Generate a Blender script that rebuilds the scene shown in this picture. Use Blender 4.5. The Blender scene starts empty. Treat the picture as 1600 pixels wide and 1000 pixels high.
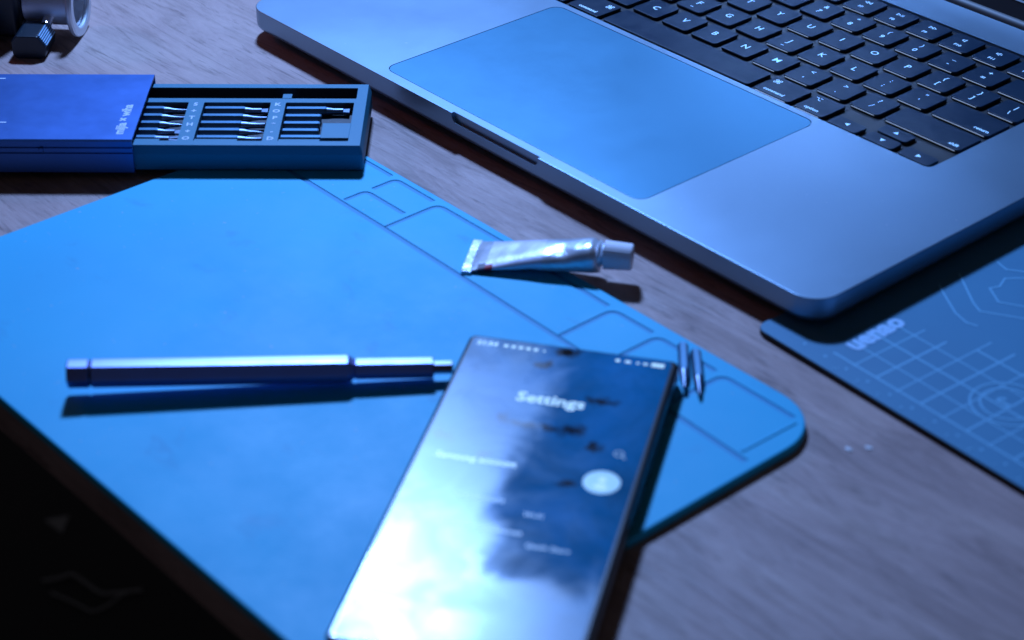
import bpy, bmesh, math, random
from mathutils import Vector, Matrix
random.seed(7)
S = 0.001                       # all shapes are written in millimetres
sc = bpy.context.scene
C = sc.collection
R = math.radians

# ------------------------------------------------------------------ camera
cam = bpy.data.cameras.new("camera"); camo = bpy.data.objects.new("camera", cam); C.objects.link(camo)
camo.location = (577.04*S, -496.83*S, 407.4*S)
camo.rotation_euler = (1.005, 0.0, 0.850)
cam.sensor_width = 36; cam.lens = 72.1
cam.clip_start = 0.02; cam.clip_end = 30
cam.dof.use_dof = True; cam.dof.focus_distance = 0.915; cam.dof.aperture_fstop = 9.5
cam.dof.aperture_blades = 0
sc.camera = camo

# ------------------------------------------------------------------ room light
w = bpy.data.worlds.new("World"); sc.world = w; w.use_nodes = True
bg = w.node_tree.nodes["Background"]; bg.inputs[0].default_value = (0.80, 0.78, 0.95, 1); bg.inputs[1].default_value = 0.030

def lamp(name, loc, target, size, power, color, shape='DISK', size_y=None):
    l = bpy.data.lights.new(name, 'AREA'); l.shape = shape; l.size = size
    if size_y: l.size_y = size_y
    l.energy = power; l.color = color
    o = bpy.data.objects.new(name, l); C.objects.link(o); o.location = loc
    d = Vector(target)-Vector(loc); o.rotation_euler = d.to_track_quat('-Z', 'Y').to_euler()
    return o
lamp("blue_lamp", (-0.427, 0.252, 0.680), (0.08, -0.06, 0), 0.10, 14.2, (0.225, 0.435, 1.0))
lamp("red_lamp", (-0.75, -0.22, 0.42), (-0.1, -0.12, 0.0), 0.12, 0.26, (1.0, 0.16, 0.13))

vs = sc.view_settings
vs.view_transform = 'Standard'; vs.look = 'None'; vs.exposure = 0; vs.gamma = 1

# ------------------------------------------------------------------ materials
def new_mat(name):
    m = bpy.data.materials.new(name); m.use_nodes = True
    return m, m.node_tree, m.node_tree.nodes["Principled BSDF"]
def mat(name, col, rough=0.5, metal=0.0, emit=None, es=0.0, spec=None, coat=0, bump=0.0, bscale=800, var=0.0, vscale=60):
    m, nt, b = new_mat(name)
    b.inputs['Base Color'].default_value = (*col, 1)
    b.inputs['Roughness'].default_value = rough; b.inputs['Metallic'].default_value = metal
    if spec is not None: b.inputs['Specular IOR Level'].default_value = spec
    b.inputs['Coat Weight'].default_value = coat
    if emit: b.inputs['Emission Color'].default_value = (*emit, 1); b.inputs['Emission Strength'].default_value = es
    tc = nt.nodes.new('ShaderNodeTexCoord')
    if bump:
        n = nt.nodes.new('ShaderNodeTexNoise'); n.inputs['Scale'].default_value = bscale; n.inputs['Detail'].default_value = 4
        nt.links.new(tc.outputs['Object'], n.inputs['Vector'])
        bp = nt.nodes.new('ShaderNodeBump'); bp.inputs['Strength'].default_value = bump; bp.inputs['Distance'].default_value = 0.0003
        nt.links.new(n.outputs['Fac'], bp.inputs['Height']); nt.links.new(bp.outputs[0], b.inputs['Normal'])
    if var:
        n = nt.nodes.new('ShaderNodeTexNoise'); n.inputs['Scale'].default_value = vscale; n.inputs['Detail'].default_value = 6; n.inputs['Roughness'].default_value = .65
        nt.links.new(tc.outputs['Object'], n.inputs['Vector'])
        r = nt.nodes.new('ShaderNodeMapRange'); r.inputs['From Min'].default_value = .3; r.inputs['From Max'].default_value = .7
        r.inputs['To Min'].default_value = rough-var; r.inputs['To Max'].default_value = rough+var
        nt.links.new(n.outputs['Fac'], r.inputs['Value']); nt.links.new(r.outputs[0], b.inputs['Roughness'])
    return m

def ramp(nt, src, stops, interp='LINEAR'):
    r = nt.nodes.new('ShaderNodeValToRGB'); r.color_ramp.interpolation = interp
    e = r.color_ramp.elements
    while len(e) < len(stops): e.new(0.5)
    for k, (p, c) in enumerate(stops):
        e[k].position = p; e[k].color = (*c, 1) if len(c) == 3 else c
    nt.links.new(src, r.inputs[0]); return r
def noise(nt, vec, scale, detail=4, rough=.55, dist=0.0, mapping=None):
    if mapping:
        mp = nt.nodes.new('ShaderNodeMapping'); mp.inputs['Scale'].default_value = mapping
        nt.links.new(vec, mp.inputs[0]); vec = mp.outputs[0]
    n = nt.nodes.new('ShaderNodeTexNoise'); n.inputs['Scale'].default_value = scale
    n.inputs['Detail'].default_value = detail; n.inputs['Roughness'].default_value = rough; n.inputs['Distortion'].default_value = dist
    nt.links.new(vec, n.inputs['Vector']); return n.outputs['Fac']
def mix(nt, fac, a, b, mode='MIX'):
    m = nt.nodes.new('ShaderNodeMix'); m.data_type = 'RGBA'; m.blend_type = mode
    for i, v in ((0, fac), (6, a), (7, b)):
        if isinstance(v, (int, float)): m.inputs[i].default_value = v
        elif isinstance(v, tuple): m.inputs[i].default_value = (*v, 1)
        else: nt.links.new(v, m.inputs[i])
    return m.outputs[2]
def coords(nt): return nt.nodes.new('ShaderNodeTexCoord').outputs['Object']

# wood laminate of the desk
def wood():
    m, nt, b = new_mat("wood_laminate"); v = coords(nt)
    broad = noise(nt, v, 16, 6, .65, 1.2, (0.45, 1.3, 1))
    fine = noise(nt, v, 75, 9, .70, 1.5, (0.26, 1.5, 1))
    streak = noise(nt, v, 150, 7, .66, 2.2, (0.13, 1.3, 1))
    c = ramp(nt, broad, [(.3, (.31, .205, .185)), (.5, (.42, .285, .255)), (.7, (.50, .355, .31))]).outputs[0]
    f = ramp(nt, fine, [(.34, (.66, .64, .62)), (.48, (.94, .93, .92)), (.62, (1.10, 1.10, 1.10))]).outputs[0]
    c = mix(nt, .75, c, f, 'MULTIPLY')
    s = ramp(nt, streak, [(.33, (.30, .27, .25)), (.45, (1, 1, 1))]).outputs[0]
    c = mix(nt, .6, c, s, 'MULTIPLY')
    nt.links.new(c, b.inputs['Base Color'])
    rr = ramp(nt, fine, [(.3, (.62,)*3), (.7, (.42,)*3)]).outputs[0]
    nt.links.new(rr, b.inputs['Roughness'])
    bp = nt.nodes.new('ShaderNodeBump'); bp.inputs['Strength'].default_value = .55; bp.inputs['Distance'].default_value = .0005
    nt.links.new(fine, bp.inputs['Height'])
    bp2 = nt.nodes.new('ShaderNodeBump'); bp2.inputs['Strength'].default_value = .9; bp2.inputs['Distance'].default_value = .0003
    nt.links.new(streak, bp2.inputs['Height']); nt.links.new(bp.outputs[0], bp2.inputs['Normal']); nt.links.new(bp2.outputs[0], b.inputs['Normal'])
    b.inputs['Specular IOR Level'].default_value = .35
    return m
M_wood = wood()

def silicone():
    m, nt, b = new_mat("blue_silicone"); v = coords(nt)
    big = noise(nt, v, 11, 3, .5, .3)
    c = ramp(nt, big, [(.3, (.002, .40, .63)), (.7, (.006, .455, .69))]).outputs[0]
    # a few faint smudges left by tools
    sm = noise(nt, v, 30, 5, .6, .4, (1, 1.6, 1))
    sf = ramp(nt, sm, [(.60, (0, 0, 0)), (.72, (.42, .42, .42))]).outputs[0]
    c = mix(nt, sf, c, (.008, .22, .42))
    dust = ramp(nt, noise(nt, v, 420, 2, .5), [(.735, (0, 0, 0)), (.76, (.45, .45, .45))]).outputs[0]
    c = mix(nt, dust, c, (.35, .45, .5))
    scr_ = ramp(nt, noise(nt, v, 60, 3, .5, 2.5, (.25, 3, 1)), [(.70, (0, 0, 0)), (.72, (.22, .22, .22)), (.74, (0, 0, 0))]).outputs[0]
    c = mix(nt, scr_, c, (.05, .50, .70))
    nt.links.new(c, b.inputs['Base Color'])
    rr = ramp(nt, noise(nt, v, 25, 6, .7), [(.3, (.50,)*3), (.7, (.60,)*3)]).outputs[0]
    nt.links.new(rr, b.inputs['Roughness'])
    b.inputs['Specular IOR Level'].default_value = .38
    bp = nt.nodes.new('ShaderNodeBump'); bp.inputs['Strength'].default_value = .12; bp.inputs['Distance'].default_value = .0002
    nt.links.new(noise(nt, v, 1500, 2), bp.inputs['Height']); nt.links.new(bp.outputs[0], b.inputs['Normal'])
    return m
M_sil = silicone()

def anodised():
    m, nt, b = new_mat("anodised_aluminium"); v = coords(nt)
    b.inputs['Base Color'].default_value = (.27, .39, .49, 1); b.inputs['Metallic'].default_value = .85
    dd = ramp(nt, noise(nt, v, 520, 2, .5), [(.755, (0, 0, 0)), (.775, (.5, .5, .5))]).outputs[0]
    nt.links.new(mix(nt, dd, (.27, .39, .49), (.60, .6, .62)), b.inputs['Base Color'])
    rr = ramp(nt, noise(nt, v, 22, 5, .6), [(.3, (.365,)*3), (.7, (.40,)*3)]).outputs[0]
    nt.links.new(rr, b.inputs['Roughness'])
    bp = nt.nodes.new('ShaderNodeBump'); bp.inputs['Strength'].default_value = .10; bp.inputs['Distance'].default_value = .0001
    nt.links.new(noise(nt, v, 4000, 2), bp.inputs['Height']); nt.links.new(bp.outputs[0], b.inputs['Normal'])
    return m
M_alu = anodised()
M_pad = mat("trackpad_glass", (.075, .25, .37), .40, .6, var=.02, vscale=30)
M_black_well = mat("keyboard_well_black", (.012, .013, .015), .5)
def keymat():
    m, nt, b = new_mat("black_key_plastic"); v = coords(nt)
    b.inputs['Base Color'].default_value = (.003, .018, .040, 1)
    # finger grease makes key tops unevenly glossy
    g = nt.nodes.new('ShaderNodeNewGeometry')
    rr = ramp(nt, noise(nt, g.outputs['Position'], 70, 4, .6), [(.35, (.50,)*3), (.65, (.36,)*3)]).outputs[0]
    nt.links.new(rr, b.inputs['Roughness']); b.inputs['Specular IOR Level'].default_value = .28
    bp = nt.nodes.new('ShaderNodeBump'); bp.inputs['Strength'].default_value = .2; bp.inputs['Distance'].default_value = .0001
    nt.links.new(noise(nt, v, 2500, 2), bp.inputs['Height']); nt.links.new(bp.outputs[0], b.inputs['Normal'])
    return m
M_key = keymat()
M_legend = mat("backlit_legend", (.6, .7, .8), .5, emit=(.18, .50, 1.0), es=.8)
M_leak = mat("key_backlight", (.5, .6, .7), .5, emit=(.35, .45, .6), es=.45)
M_rubber = mat("black_rubber", (.01, .01, .01), .7)
M_bezel = mat("black_display_glass", (.004, .004, .005), .12)
M_hinge = mat("black_hinge", (.01, .01, .012), .5)
M_gasket_glint = mat("painted_gasket_glint", (.5, .6, .65), .3)

def cutmat():
    m, nt, b = new_mat("blue_cutting_mat"); v = coords(nt)
    c = ramp(nt, noise(nt, v, 14, 4), [(.3, (.040, .185, .31)), (.7, (.050, .225, .36))]).outputs[0]
    nt.links.new(c, b.inputs['Base Color']); b.inputs['Roughness'].default_value = .55
    bp = nt.nodes.new('ShaderNodeBump'); bp.inputs['Strength'].default_value = .25; bp.inputs['Distance'].default_value = .0002
    nt.links.new(noise(nt, v, 1800, 3), bp.inputs['Height']); nt.links.new(bp.outputs[0], b.inputs['Normal'])
    return m
M_cut = cutmat()
M_cutside = mat("cutting_mat_core", (.008, .010, .012), .6)
M_print = mat("cutting_mat_print", (.15, .42, .60), .5)
M_logo = mat("cutting_mat_lettering", (.34, .58, .82), .5)

M_cover = mat("blue_anodised_cover", (.055, .135, .36), .42, .9, var=.03)
M_tray = mat("slate_plastic_tray", (.010, .17, .27), .5, 0, bump=.3, bscale=2500)
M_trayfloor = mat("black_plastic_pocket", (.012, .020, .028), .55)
M_mark = mat("pale_print", (.55, .65, .75), .5)
M_steel = mat("matte_steel_bit", (.08, .18, .27), .42, .8, var=.05)
M_tip = mat("polished_steel_tip", (.17, .22, .30), .42, 1.0, var=.05, vscale=200)
M_driver = mat("dark_blue_anodised_handle", (.27, .32, .66), .38, .7, var=.03, vscale=120)
M_drivercap = mat("dark_blue_cap", (.22, .26, .58), .42, 1.0)
M_chrome = mat("chrome", (.7, .72, .75), .16, 1.0)
M_brush = mat("brushed_steel", (.80, .86, .92), .45, .6, var=.06, vscale=90)
M_knob = mat("black_ribbed_plastic", (.006, .014, .024), .34)
M_cap = mat("white_plastic_cap", (.85, .86, .94), .35)
M_phone = mat("black_phone_frame", (.010, .011, .013), .28, 0, coat=.3)
M_redglint = mat("painted_red_glint", (.55, .01, .05), .35)  # red light on the phone's edge, put into a colour
M_crumb = mat("white_crumb", (.75, .75, .75), .6)
M_cable = mat("grey_cable", (.33, .33, .33), .5)
M_floor = mat("dark_carpet", (.05, .05, .052), .9, bump=.5, bscale=120)

def foil():
    m, nt, b = new_mat("crumpled_foil"); v = coords(nt)
    b.inputs['Metallic'].default_value = .45
    c = ramp(nt, noise(nt, v, 160, 4, .6, .5), [(.35, (.55, .60, .68)), (.65, (.78, .80, .86))]).outputs[0]
    nt.links.new(c, b.inputs['Base Color'])
    b.inputs['Roughness'].default_value = .30
    vor = nt.nodes.new('ShaderNodeTexVoronoi'); vor.inputs['Scale'].default_value = 130; vor.feature = 'DISTANCE_TO_EDGE'
    nt.links.new(v, vor.inputs['Vector'])
    bp = nt.nodes.new('ShaderNodeBump'); bp.inputs['Strength'].default_value = .5; bp.inputs['Distance'].default_value = .0006
    nt.links.new(noise(nt, v, 150, 4, .6, 1.0), bp.inputs['Height'])
    bp2 = nt.nodes.new('ShaderNodeBump'); bp2.inputs['Strength'].default_value = .3; bp2.inputs['Distance'].default_value = .0005
    nt.links.new(vor.outputs[0], bp2.inputs['Height']); nt.links.new(bp.outputs[0], bp2.inputs['Normal']); nt.links.new(bp2.outputs[0], b.inputs['Normal'])
    return m
M_foil = foil()
M_label = mat("worn_white_label", (.70, .68, .80), .42, .25, var=.08, vscale=200, bump=.5, bscale=300)
M_darkprint = mat("dark_label_print", (.10, .08, .12), .5)
M_redprint = mat("red_label_print", (.5, .01, .02), .5)

def screen():
    """glass with a greasy film: thin patches leave dark smears"""
    m, nt, b = new_mat("greasy_phone_glass"); v = coords(nt)
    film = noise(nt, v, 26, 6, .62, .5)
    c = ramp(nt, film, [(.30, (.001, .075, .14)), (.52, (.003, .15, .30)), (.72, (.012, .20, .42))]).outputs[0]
    # wiped finger marks (object space, metres)
    sep = nt.nodes.new('ShaderNodeSeparateXYZ'); nt.links.new(v, sep.inputs[0])
    total = None
    for (x, y, rx, ry, a) in ((30, -14, 3.2, 2.6, .3), (36, -5, 4.5, 3.0, .1), (24, -48, 2.6, 2.2, .2), (31, -51, 7.5, 1.6, -.12), (40, -50.5, 4, 1.4, -.3),
                              (47.5, -50.5, 4.6, 3.4, .2), (54, -31, 5.5, 2.1, .1), (7, -62.5, 4.2, 2.2, -.5), (57, -58, 2.6, 2.6, 0), (52, -79, 4, 2, .2), (22, -70, 3, 1.6, .3)):
        mp = nt.nodes.new('ShaderNodeMapping'); mp.vector_type = 'TEXTURE'
        mp.inputs['Location'].default_value = (x*S, y*S, 0); mp.inputs['Rotation'].default_value = (0, 0, a); mp.inputs['Scale'].default_value = (rx*S, ry*S, 1)
        wob = nt.nodes.new('ShaderNodeVectorMath'); wob.operation = 'ADD'
        n3 = nt.nodes.new('ShaderNodeTexNoise'); n3.inputs['Scale'].default_value = 260; n3.inputs['Detail'].default_value = 5; nt.links.new(v, n3.inputs['Vector'])
        sc3 = nt.nodes.new('ShaderNodeVectorMath'); sc3.operation = 'SCALE'; sc3.inputs['Scale'].default_value = .0085
        nt.links.new(n3.outputs['Color'], sc3.inputs[0]); nt.links.new(v, wob.inputs[0]); nt.links.new(sc3.outputs[0], wob.inputs[1])
        sub = nt.nodes.new('ShaderNodeVectorMath'); sub.operation = 'SUBTRACT'; sub.inputs[1].default_value = (.00425, .00425, .00425)
        nt.links.new(wob.outputs[0], sub.inputs[0]); nt.links.new(sub.outputs[0], mp.inputs[0])
        ln = nt.nodes.new('ShaderNodeVectorMath'); ln.operation = 'LENGTH'
        m2 = nt.nodes.new('ShaderNodeVectorMath'); m2.operation = 'MULTIPLY'; m2.inputs[1].default_value = (1, 1, 0)
        nt.links.new(mp.outputs[0], m2.inputs[0]); nt.links.new(m2.outputs[0], ln.inputs[0])
        rg = nt.nodes.new('ShaderNodeMapRange'); rg.inputs['From Min'].default_value = 1.25; rg.inputs['From Max'].default_value = .5
        nt.links.new(ln.outputs['Value'], rg.inputs['Value'])
        if total is None: total = rg.outputs[0]
        else:
            mx = nt.nodes.new('ShaderNodeMath'); mx.operation = 'MAXIMUM'; nt.links.new(total, mx.inputs[0]); nt.links.new(rg.outputs[0], mx.inputs[1]); total = mx.outputs[0]
    c = mix(nt, total, c, (.004, .015, .03))
    nt.links.new(c, b.inputs['Base Color'])
    # the film scatters the lamp widely; wiped glass reflects sharply
    def math_(op, a, b2):
        q = nt.nodes.new('ShaderNodeMath'); q.operation = op
        for i, vv in enumerate((a, b2)):
            if isinstance(vv, (int, float)): q.inputs[i].default_value = vv
            else: nt.links.new(vv, q.inputs[i])
        return q.outputs[0]
    # a broad greasy swipe down the left side and across the bottom of the glass
    sx, sy = sep.outputs[0], sep.outputs[1]
    wobble = math_('MULTIPLY', math_('SUBTRACT', noise(nt, v, 22, 5, .6, .8), .5), .045)
    a1 = math_('ADD', math_('SUBTRACT', .034, sx), wobble)
    a2 = math_('ADD', math_('SUBTRACT', -.129, sy), wobble)
    a1 = math_('MAXIMUM', a1, a2)
    mr = nt.nodes.new('ShaderNodeMapRange'); mr.inputs['From Min'].default_value = -.007; mr.inputs['From Max'].default_value = .006
    nt.links.new(a1, mr.inputs['Value'])
    rr = math_('ADD', math_('MULTIPLY', mr.outputs[0], .15), ramp(nt, noise(nt, v, 40, 5, .6, .6), [(.36, (.085,)*3), (.62, (.15,)*3)]).outputs[0])
    nt.links.new(rr, b.inputs['Roughness'])
    b.inputs['Specular IOR Level'].default_value = .50
    b.inputs['Coat Weight'].default_value = 0.0
    return m
M_screen = screen()
M_ui = mat("screen_text_glow", (.3, .35, .4), .3, emit=(.42, .72, .88), es=.75)
M_uidim = mat("screen_text_dim", (.2, .25, .3), .3, emit=(.30, .55, .85), es=.30)
M_avatar = mat("screen_avatar_glow", (.2, .3, .4), .3, emit=(.25, .55, .80), es=.62)

# ------------------------------------------------------------------ mesh helpers
def finish(bm, name, m, parent=None, smooth=True, ang=35, loc=None, rotz=0):
    bmesh.ops.recalc_face_normals(bm, faces=bm.faces)
    bmesh.ops.scale(bm, vec=(S, S, S), verts=bm.verts)
    me = bpy.data.meshes.new(name); bm.to_mesh(me); bm.free()
    return link(me, name, m, parent, smooth, ang, loc, rotz)
def link(me, name, m, parent=None, smooth=True, ang=35, loc=None, rotz=0):
    if m is not None and not me.materials: me.materials.append(m)
    if smooth:
        me.polygons.foreach_set('use_smooth', [True]*len(me.polygons)); me.set_sharp_from_angle(angle=R(ang))
    o = bpy.data.objects.new(name, me); C.objects.link(o)
    if parent: o.parent = parent
    if loc is not None: o.location = (loc[0]*S, loc[1]*S, loc[2]*S)
    o.rotation_euler[2] = rotz
    if smooth and len(me.polygons) < 3000:
        wn = o.modifiers.new('wn', 'WEIGHTED_NORMAL'); wn.keep_sharp = True; wn.weight = 100
    return o
def empty(name, loc=(0, 0, 0), rotz=0):
    o = bpy.data.objects.new(name, None); C.objects.link(o); o.empty_display_size = .01
    o.location = (loc[0]*S, loc[1]*S, loc[2]*S); o.rotation_euler[2] = rotz; return o
def tag(o, label=None, cat=None, group=None, kind=None):
    if label: o['label'] = label
    if cat: o['category'] = cat
    if group: o['group'] = group
    if kind: o['kind'] = kind
    return o
def rrect(x0, y0, x1, y1, r, n=6):
    """rounded rectangle outline, counter-clockwise; r may be (bl, br, tr, tl)"""
    if not isinstance(r, tuple): r = (r,)*4
    pts = []
    for (cx, cy, a0, q) in ((x0, y0, 180, r[0]), (x1, y0, 270, r[1]), (x1, y1, 0, r[2]), (x0, y1, 90, r[3])):
        sx = 1 if cx == x0 else -1; sy = 1 if cy == y0 else -1
        if q <= 0: pts.append((cx, cy)); continue
        for k in range(n+1):
            a = R(a0+90*k/n); pts.append((cx+sx*q+q*math.cos(a), cy+sy*q+q*math.sin(a)))
    return pts
def inset(pts, d):
    n = len(pts); out = []
    for i in range(n):
        p0, p1, p2 = Vector(pts[i-1]), Vector(pts[i]), Vector(pts[(i+1) % n])
        a = (p1-p0); b = (p2-p1)
        if a.length < 1e-9: a = b
        if b.length < 1e-9: b = a
        a.normalize(); b.normalize()
        na = Vector((-a.y, a.x)); nb = Vector((-b.y, b.x)); m = (na+nb)
        if m.length < 1e-6: m = na
        m.normalize(); k = max(.35, m.dot(na)); out.append((p1.x+m.x*d/k, p1.y+m.y*d/k))
    return out
def stack(bm, rings):
    """rings: list of (points2d, z) joined into a closed solid"""
    vr = [[bm.verts.new((x, y, z)) for x, y in pts] for pts, z in rings]
    n = len(vr[0])
    for a, b in zip(vr, vr[1:]):
        for i in range(n): bm.faces.new((a[i], a[(i+1) % n], b[(i+1) % n], b[i]))
    bm.faces.new(vr[-1]); bm.faces.new(list(reversed(vr[0])))
def prism(bm, pts, z0, z1, bt=0, bb=0, seg=3):
    rings = []
    if bb:
        for k in range(seg+1):
            a = R(90*k/seg); rings.append((inset(pts, bb*(1-math.sin(a))), z0+bb*(1-math.cos(a))))
    else: rings.append((pts, z0))
    if bt:
        for k in range(seg+1):
            a = R(90*k/seg); rings.append((inset(pts, bt*(1-math.cos(a))), z1-bt*(1-math.sin(a))))
    else: rings.append((pts, z1))
    stack(bm, rings)
def box(bm, x0, y0, z0, x1, y1, z1):
    stack(bm, [([(x0, y0), (x1, y0), (x1, y1), (x0, y1)], z0), ([(x0, y0), (x1, y0), (x1, y1), (x0, y1)], z1)])
def lathe(bm, prof, n=24, axis='X', ph=0.0, radf=None):
    """prof: list of (along, radius); closed by end caps"""
    rings = []
    for (t, r) in prof:
        ring = []
        for i in range(n):
            a = 2*math.pi*i/n+ph; rr = r*(radf(a) if radf else 1)
            c, s = rr*math.cos(a), rr*math.sin(a)
            ring.append(bm.verts.new({'X': (t, c, s), 'Y': (c, t, s), 'Z': (c, s, t)}[axis]))
        rings.append(ring)
    for a, b in zip(rings, rings[1:]):
        for i in range(n): bm.faces.new((a[i], a[(i+1) % n], b[(i+1) % n], b[i]))
    bm.faces.new(rings[0]); bm.faces.new(rings[-1])
def tube_path(bm, pts, r, n=8):
    rings = []
    for i, p in enumerate(pts):
        p = Vector(p); d = (Vector(pts[min(i+1, len(pts)-1)])-Vector(pts[max(i-1, 0)])).normalized()
        u = d.cross(Vector((0, 0, 1)));  u = u.normalized() if u.length > 1e-4 else Vector((1, 0, 0)); v = d.cross(u)
        rings.append([bm.verts.new(p+r*(math.cos(2*math.pi*k/n)*u+math.sin(2*math.pi*k/n)*v)) for k in range(n)])
    for a, b in zip(rings, rings[1:]):
        for i in range(n): bm.faces.new((a[i], a[(i+1) % n], b[(i+1) % n], b[i]))
    bm.faces.new(rings[0]); bm.faces.new(rings[-1])
def cut(o, cutters):
    """subtract helper solids, keep the result as plain mesh, remove the helpers"""
    o.modifiers.clear()
    for c in cutters:
        c.parent = o.parent
    bpy.context.view_layer.update()
    for c in cutters:
        md = o.modifiers.new('b', 'BOOLEAN'); md.operation = 'DIFFERENCE'; md.solver = 'EXACT'; md.object = c
    dg = bpy.context.evaluated_depsgraph_get(); dg.update()
    me = bpy.data.meshes.new_from_object(o.evaluated_get(dg)); me.name = o.data.name
    o.modifiers.clear(); old = o.data; o.data = me; bpy.data.meshes.remove(old)
    for c in cutters:
        d = c.data; bpy.data.objects.remove(c); bpy.data.meshes.remove(d)
    me.polygons.foreach_set('use_smooth', [True]*len(me.polygons)); me.set_sharp_from_angle(angle=R(35))
    wn = o.modifiers.new('wn', 'WEIGHTED_NORMAL'); wn.keep_sharp = True; wn.weight = 100
    return o
def cutter(fn):
    bm = bmesh.new(); fn(bm); return finish(bm, 'cutter', None, smooth=False)

_fc = {}
def glyphs(text, size, bold=0.0):
    """flat outline of a text, centred on the origin: list of verts, faces (mm)"""
    k = (text, size, bold)
    if k in _fc: return _fc[k]
    cu = bpy.data.curves.new('t', 'FONT'); cu.body = text; cu.size = size*S*1.0; cu.align_x = 'CENTER'; cu.align_y = 'CENTER'
    cu.resolution_u = 2; cu.offset = bold*S; cu.fill_mode = 'BOTH'
    o = bpy.data.objects.new('t', cu); C.objects.link(o)
    dg = bpy.context.evaluated_depsgraph_get(); dg.update()
    me = o.evaluated_get(dg).to_mesh()
    vs_ = [(v.co.x/S, v.co.y/S) for v in me.vertices]; fs = [tuple(p.vertices) for p in me.polygons]
    o.evaluated_get(dg).to_mesh_clear(); bpy.data.objects.remove(o); bpy.data.curves.remove(cu)
    _fc[k] = (vs_, fs); return _fc[k]
def put_text(bm, text, size, x, y, z, rot=0, bold=0.0, mirror=False):
    v, f = glyphs(text, size, bold); c, s = math.cos(rot), math.sin(rot)
    vv = [bm.verts.new((x+(a*c-b*s), y+(a*s+b*c), z)) for a, b in v]
    for q in f:
        try: bm.faces.new([vv[i] for i in q])
        except ValueError: pass
def strip(bm, pts, wd, z, closed=False):
    """flat line of width wd along a polyline"""
    pts = [Vector(p) for p in pts]; n = len(pts); L = []
    for i in range(n):
        p0 = pts[i-1] if (closed or i > 0) else pts[i]; p2 = pts[(i+1) % n] if (closed or i < n-1) else pts[i]
        a = (pts[i]-p0); b = (p2-pts[i])
        if a.length < 1e-9: a = b
        if b.length < 1e-9: b = a
        a.normalize(); b.normalize(); m = Vector((-a.y-b.y, a.x+b.x)).normalized(); k = max(.5, m.dot(Vector((-a.y, a.x))))
        L.append((pts[i]+m*wd/2/k, pts[i]-m*wd/2/k))
    V = [(bm.verts.new((a.x, a.y, z)), bm.verts.new((b.x, b.y, z))) for a, b in L]
    for i in range(n if closed else n-1):
        a, b = V[i], V[(i+1) % n]; bm.faces.new((a[0], a[1], b[1], b[0]))
def stripsolid(bm, pts, wd, z0, z1):
    pts = [Vector(p) for p in pts]; n = len(pts); A = []; B = []
    for i in range(n):
        a = (pts[i]-pts[i-1]) if i > 0 else (pts[1]-pts[0]); b = (pts[i+1]-pts[i]) if i < n-1 else a
        a = a.normalized(); b = b.normalized(); m = Vector((-a.y-b.y, a.x+b.x)).normalized(); k = max(.5, m.dot(Vector((-a.y, a.x))))
        A.append(pts[i]+m*wd/2/k); B.append(pts[i]-m*wd/2/k)
    out = [(p.x, p.y) for p in B]+[(p.x, p.y) for p in reversed(A)]
    stack(bm, [(out, z0), (out, z1)])
def disc(bm, x, y, z, r, n=20, ry=None):
    bm.faces.new([bm.verts.new((x+r*math.cos(2*math.pi*i/n), y+(ry or r)*math.sin(2*math.pi*i/n), z)) for i in range(n)])
def fillet(pts, r, n=5):
    """round the inner corners of a polyline"""
    out = [pts[0]]
    for i in range(1, len(pts)-1):
        p, a, b = Vector(pts[i]), Vector(pts[i-1]), Vector(pts[i+1])
        u = (a-p).normalized(); v = (b-p).normalized(); q0 = p+u*r; q1 = p+v*r
        for k in range(n+1):
            t = k/n; out.append(tuple((1-t)**2*q0+2*t*(1-t)*p+t*t*q1))
    out.append(pts[-1]); return out

# ================================================================== floor and desk
bm = bmesh.new(); box(bm, -3500, -2500, -735, 2500, 3500, -725)
tag(finish(bm, 'floor', M_floor, smooth=False), kind='structure', label='dark floor under the desk')
desk = tag(empty('desk', (0, 0, -725)), 'wooden desk with pale streaky grain under the laptop and mats', 'desk')
bm = bmesh.new(); prism(bm, rrect(-900, -243.2, 700, 560, 4), 725-13+.2, 725, bt=.5)
finish(bm, 'desk_top', M_wood, desk)
for (x, y) in ((-850, -190), (650, -190), (-850, 510), (650, 510)):
    bm = bmesh.new(); prism(bm, rrect(x-22, y-22, x+22, y+22, 4), 0, 712.2)
    finish(bm, 'leg', M_hinge, desk)

# ================================================================== silicone repair mat
T = 3.5
X0, X1, Y0, Y1 = -80.0, 220.4, -243.6, -37.6
rm = tag(empty('repair_mat', (0, 0, 0)), 'bright blue silicone repair mat with moulded compartment lines, lying along the desk edge', 'mat')
bm = bmesh.new(); prism(bm, rrect(X0, Y0, X1, Y1, (4, 23, 23, 12), 10), .05, T, bt=.9, bb=.3)
mb = finish(bm, 'mat_sheet', M_sil, rm)
lines = [[(-78, -69.8), (20, -70.5), (126, -72.6), (216, -76.6)],
         fillet([(-52, -53.5), (-52, -41.3), (-17, -41.3)], 3),
         fillet([(-13.3, -53.8), (-13.3, -41.9), (11, -41.9)], 3),
         fillet([(-13.5, -68.2), (-13.5, -57.2), (11, -57.2)], 3),
         fillet([(14.8, -69.2), (14.8, -42.5), (60, -42.5), (115.5, -43.9)], 4),
         fillet([(118.8, -71.2), (118.8, -44.6), (139.5, -44.4)], 4),
         fillet([(142.6, -71), (142.8, -45.0), (172, -45.3)], 4),
         fillet([(175.4, -72), (175.8, -45.6), (209.5, -45.8)], 4)]
for L in lines[:1]+lines[1:]:
    cut(mb, [cutter(lambda b, L=L: stripsolid(b, L, 2.2 if L is not lines[0] else 2.4, T-.34, T+2))])
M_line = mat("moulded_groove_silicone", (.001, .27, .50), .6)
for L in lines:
    bm = bmesh.new(); strip(bm, L, 2.0 if L is not lines[0] else 2.2, T-.33); finish(bm, 'compartment_line', M_line, rm, smooth=False)
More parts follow.
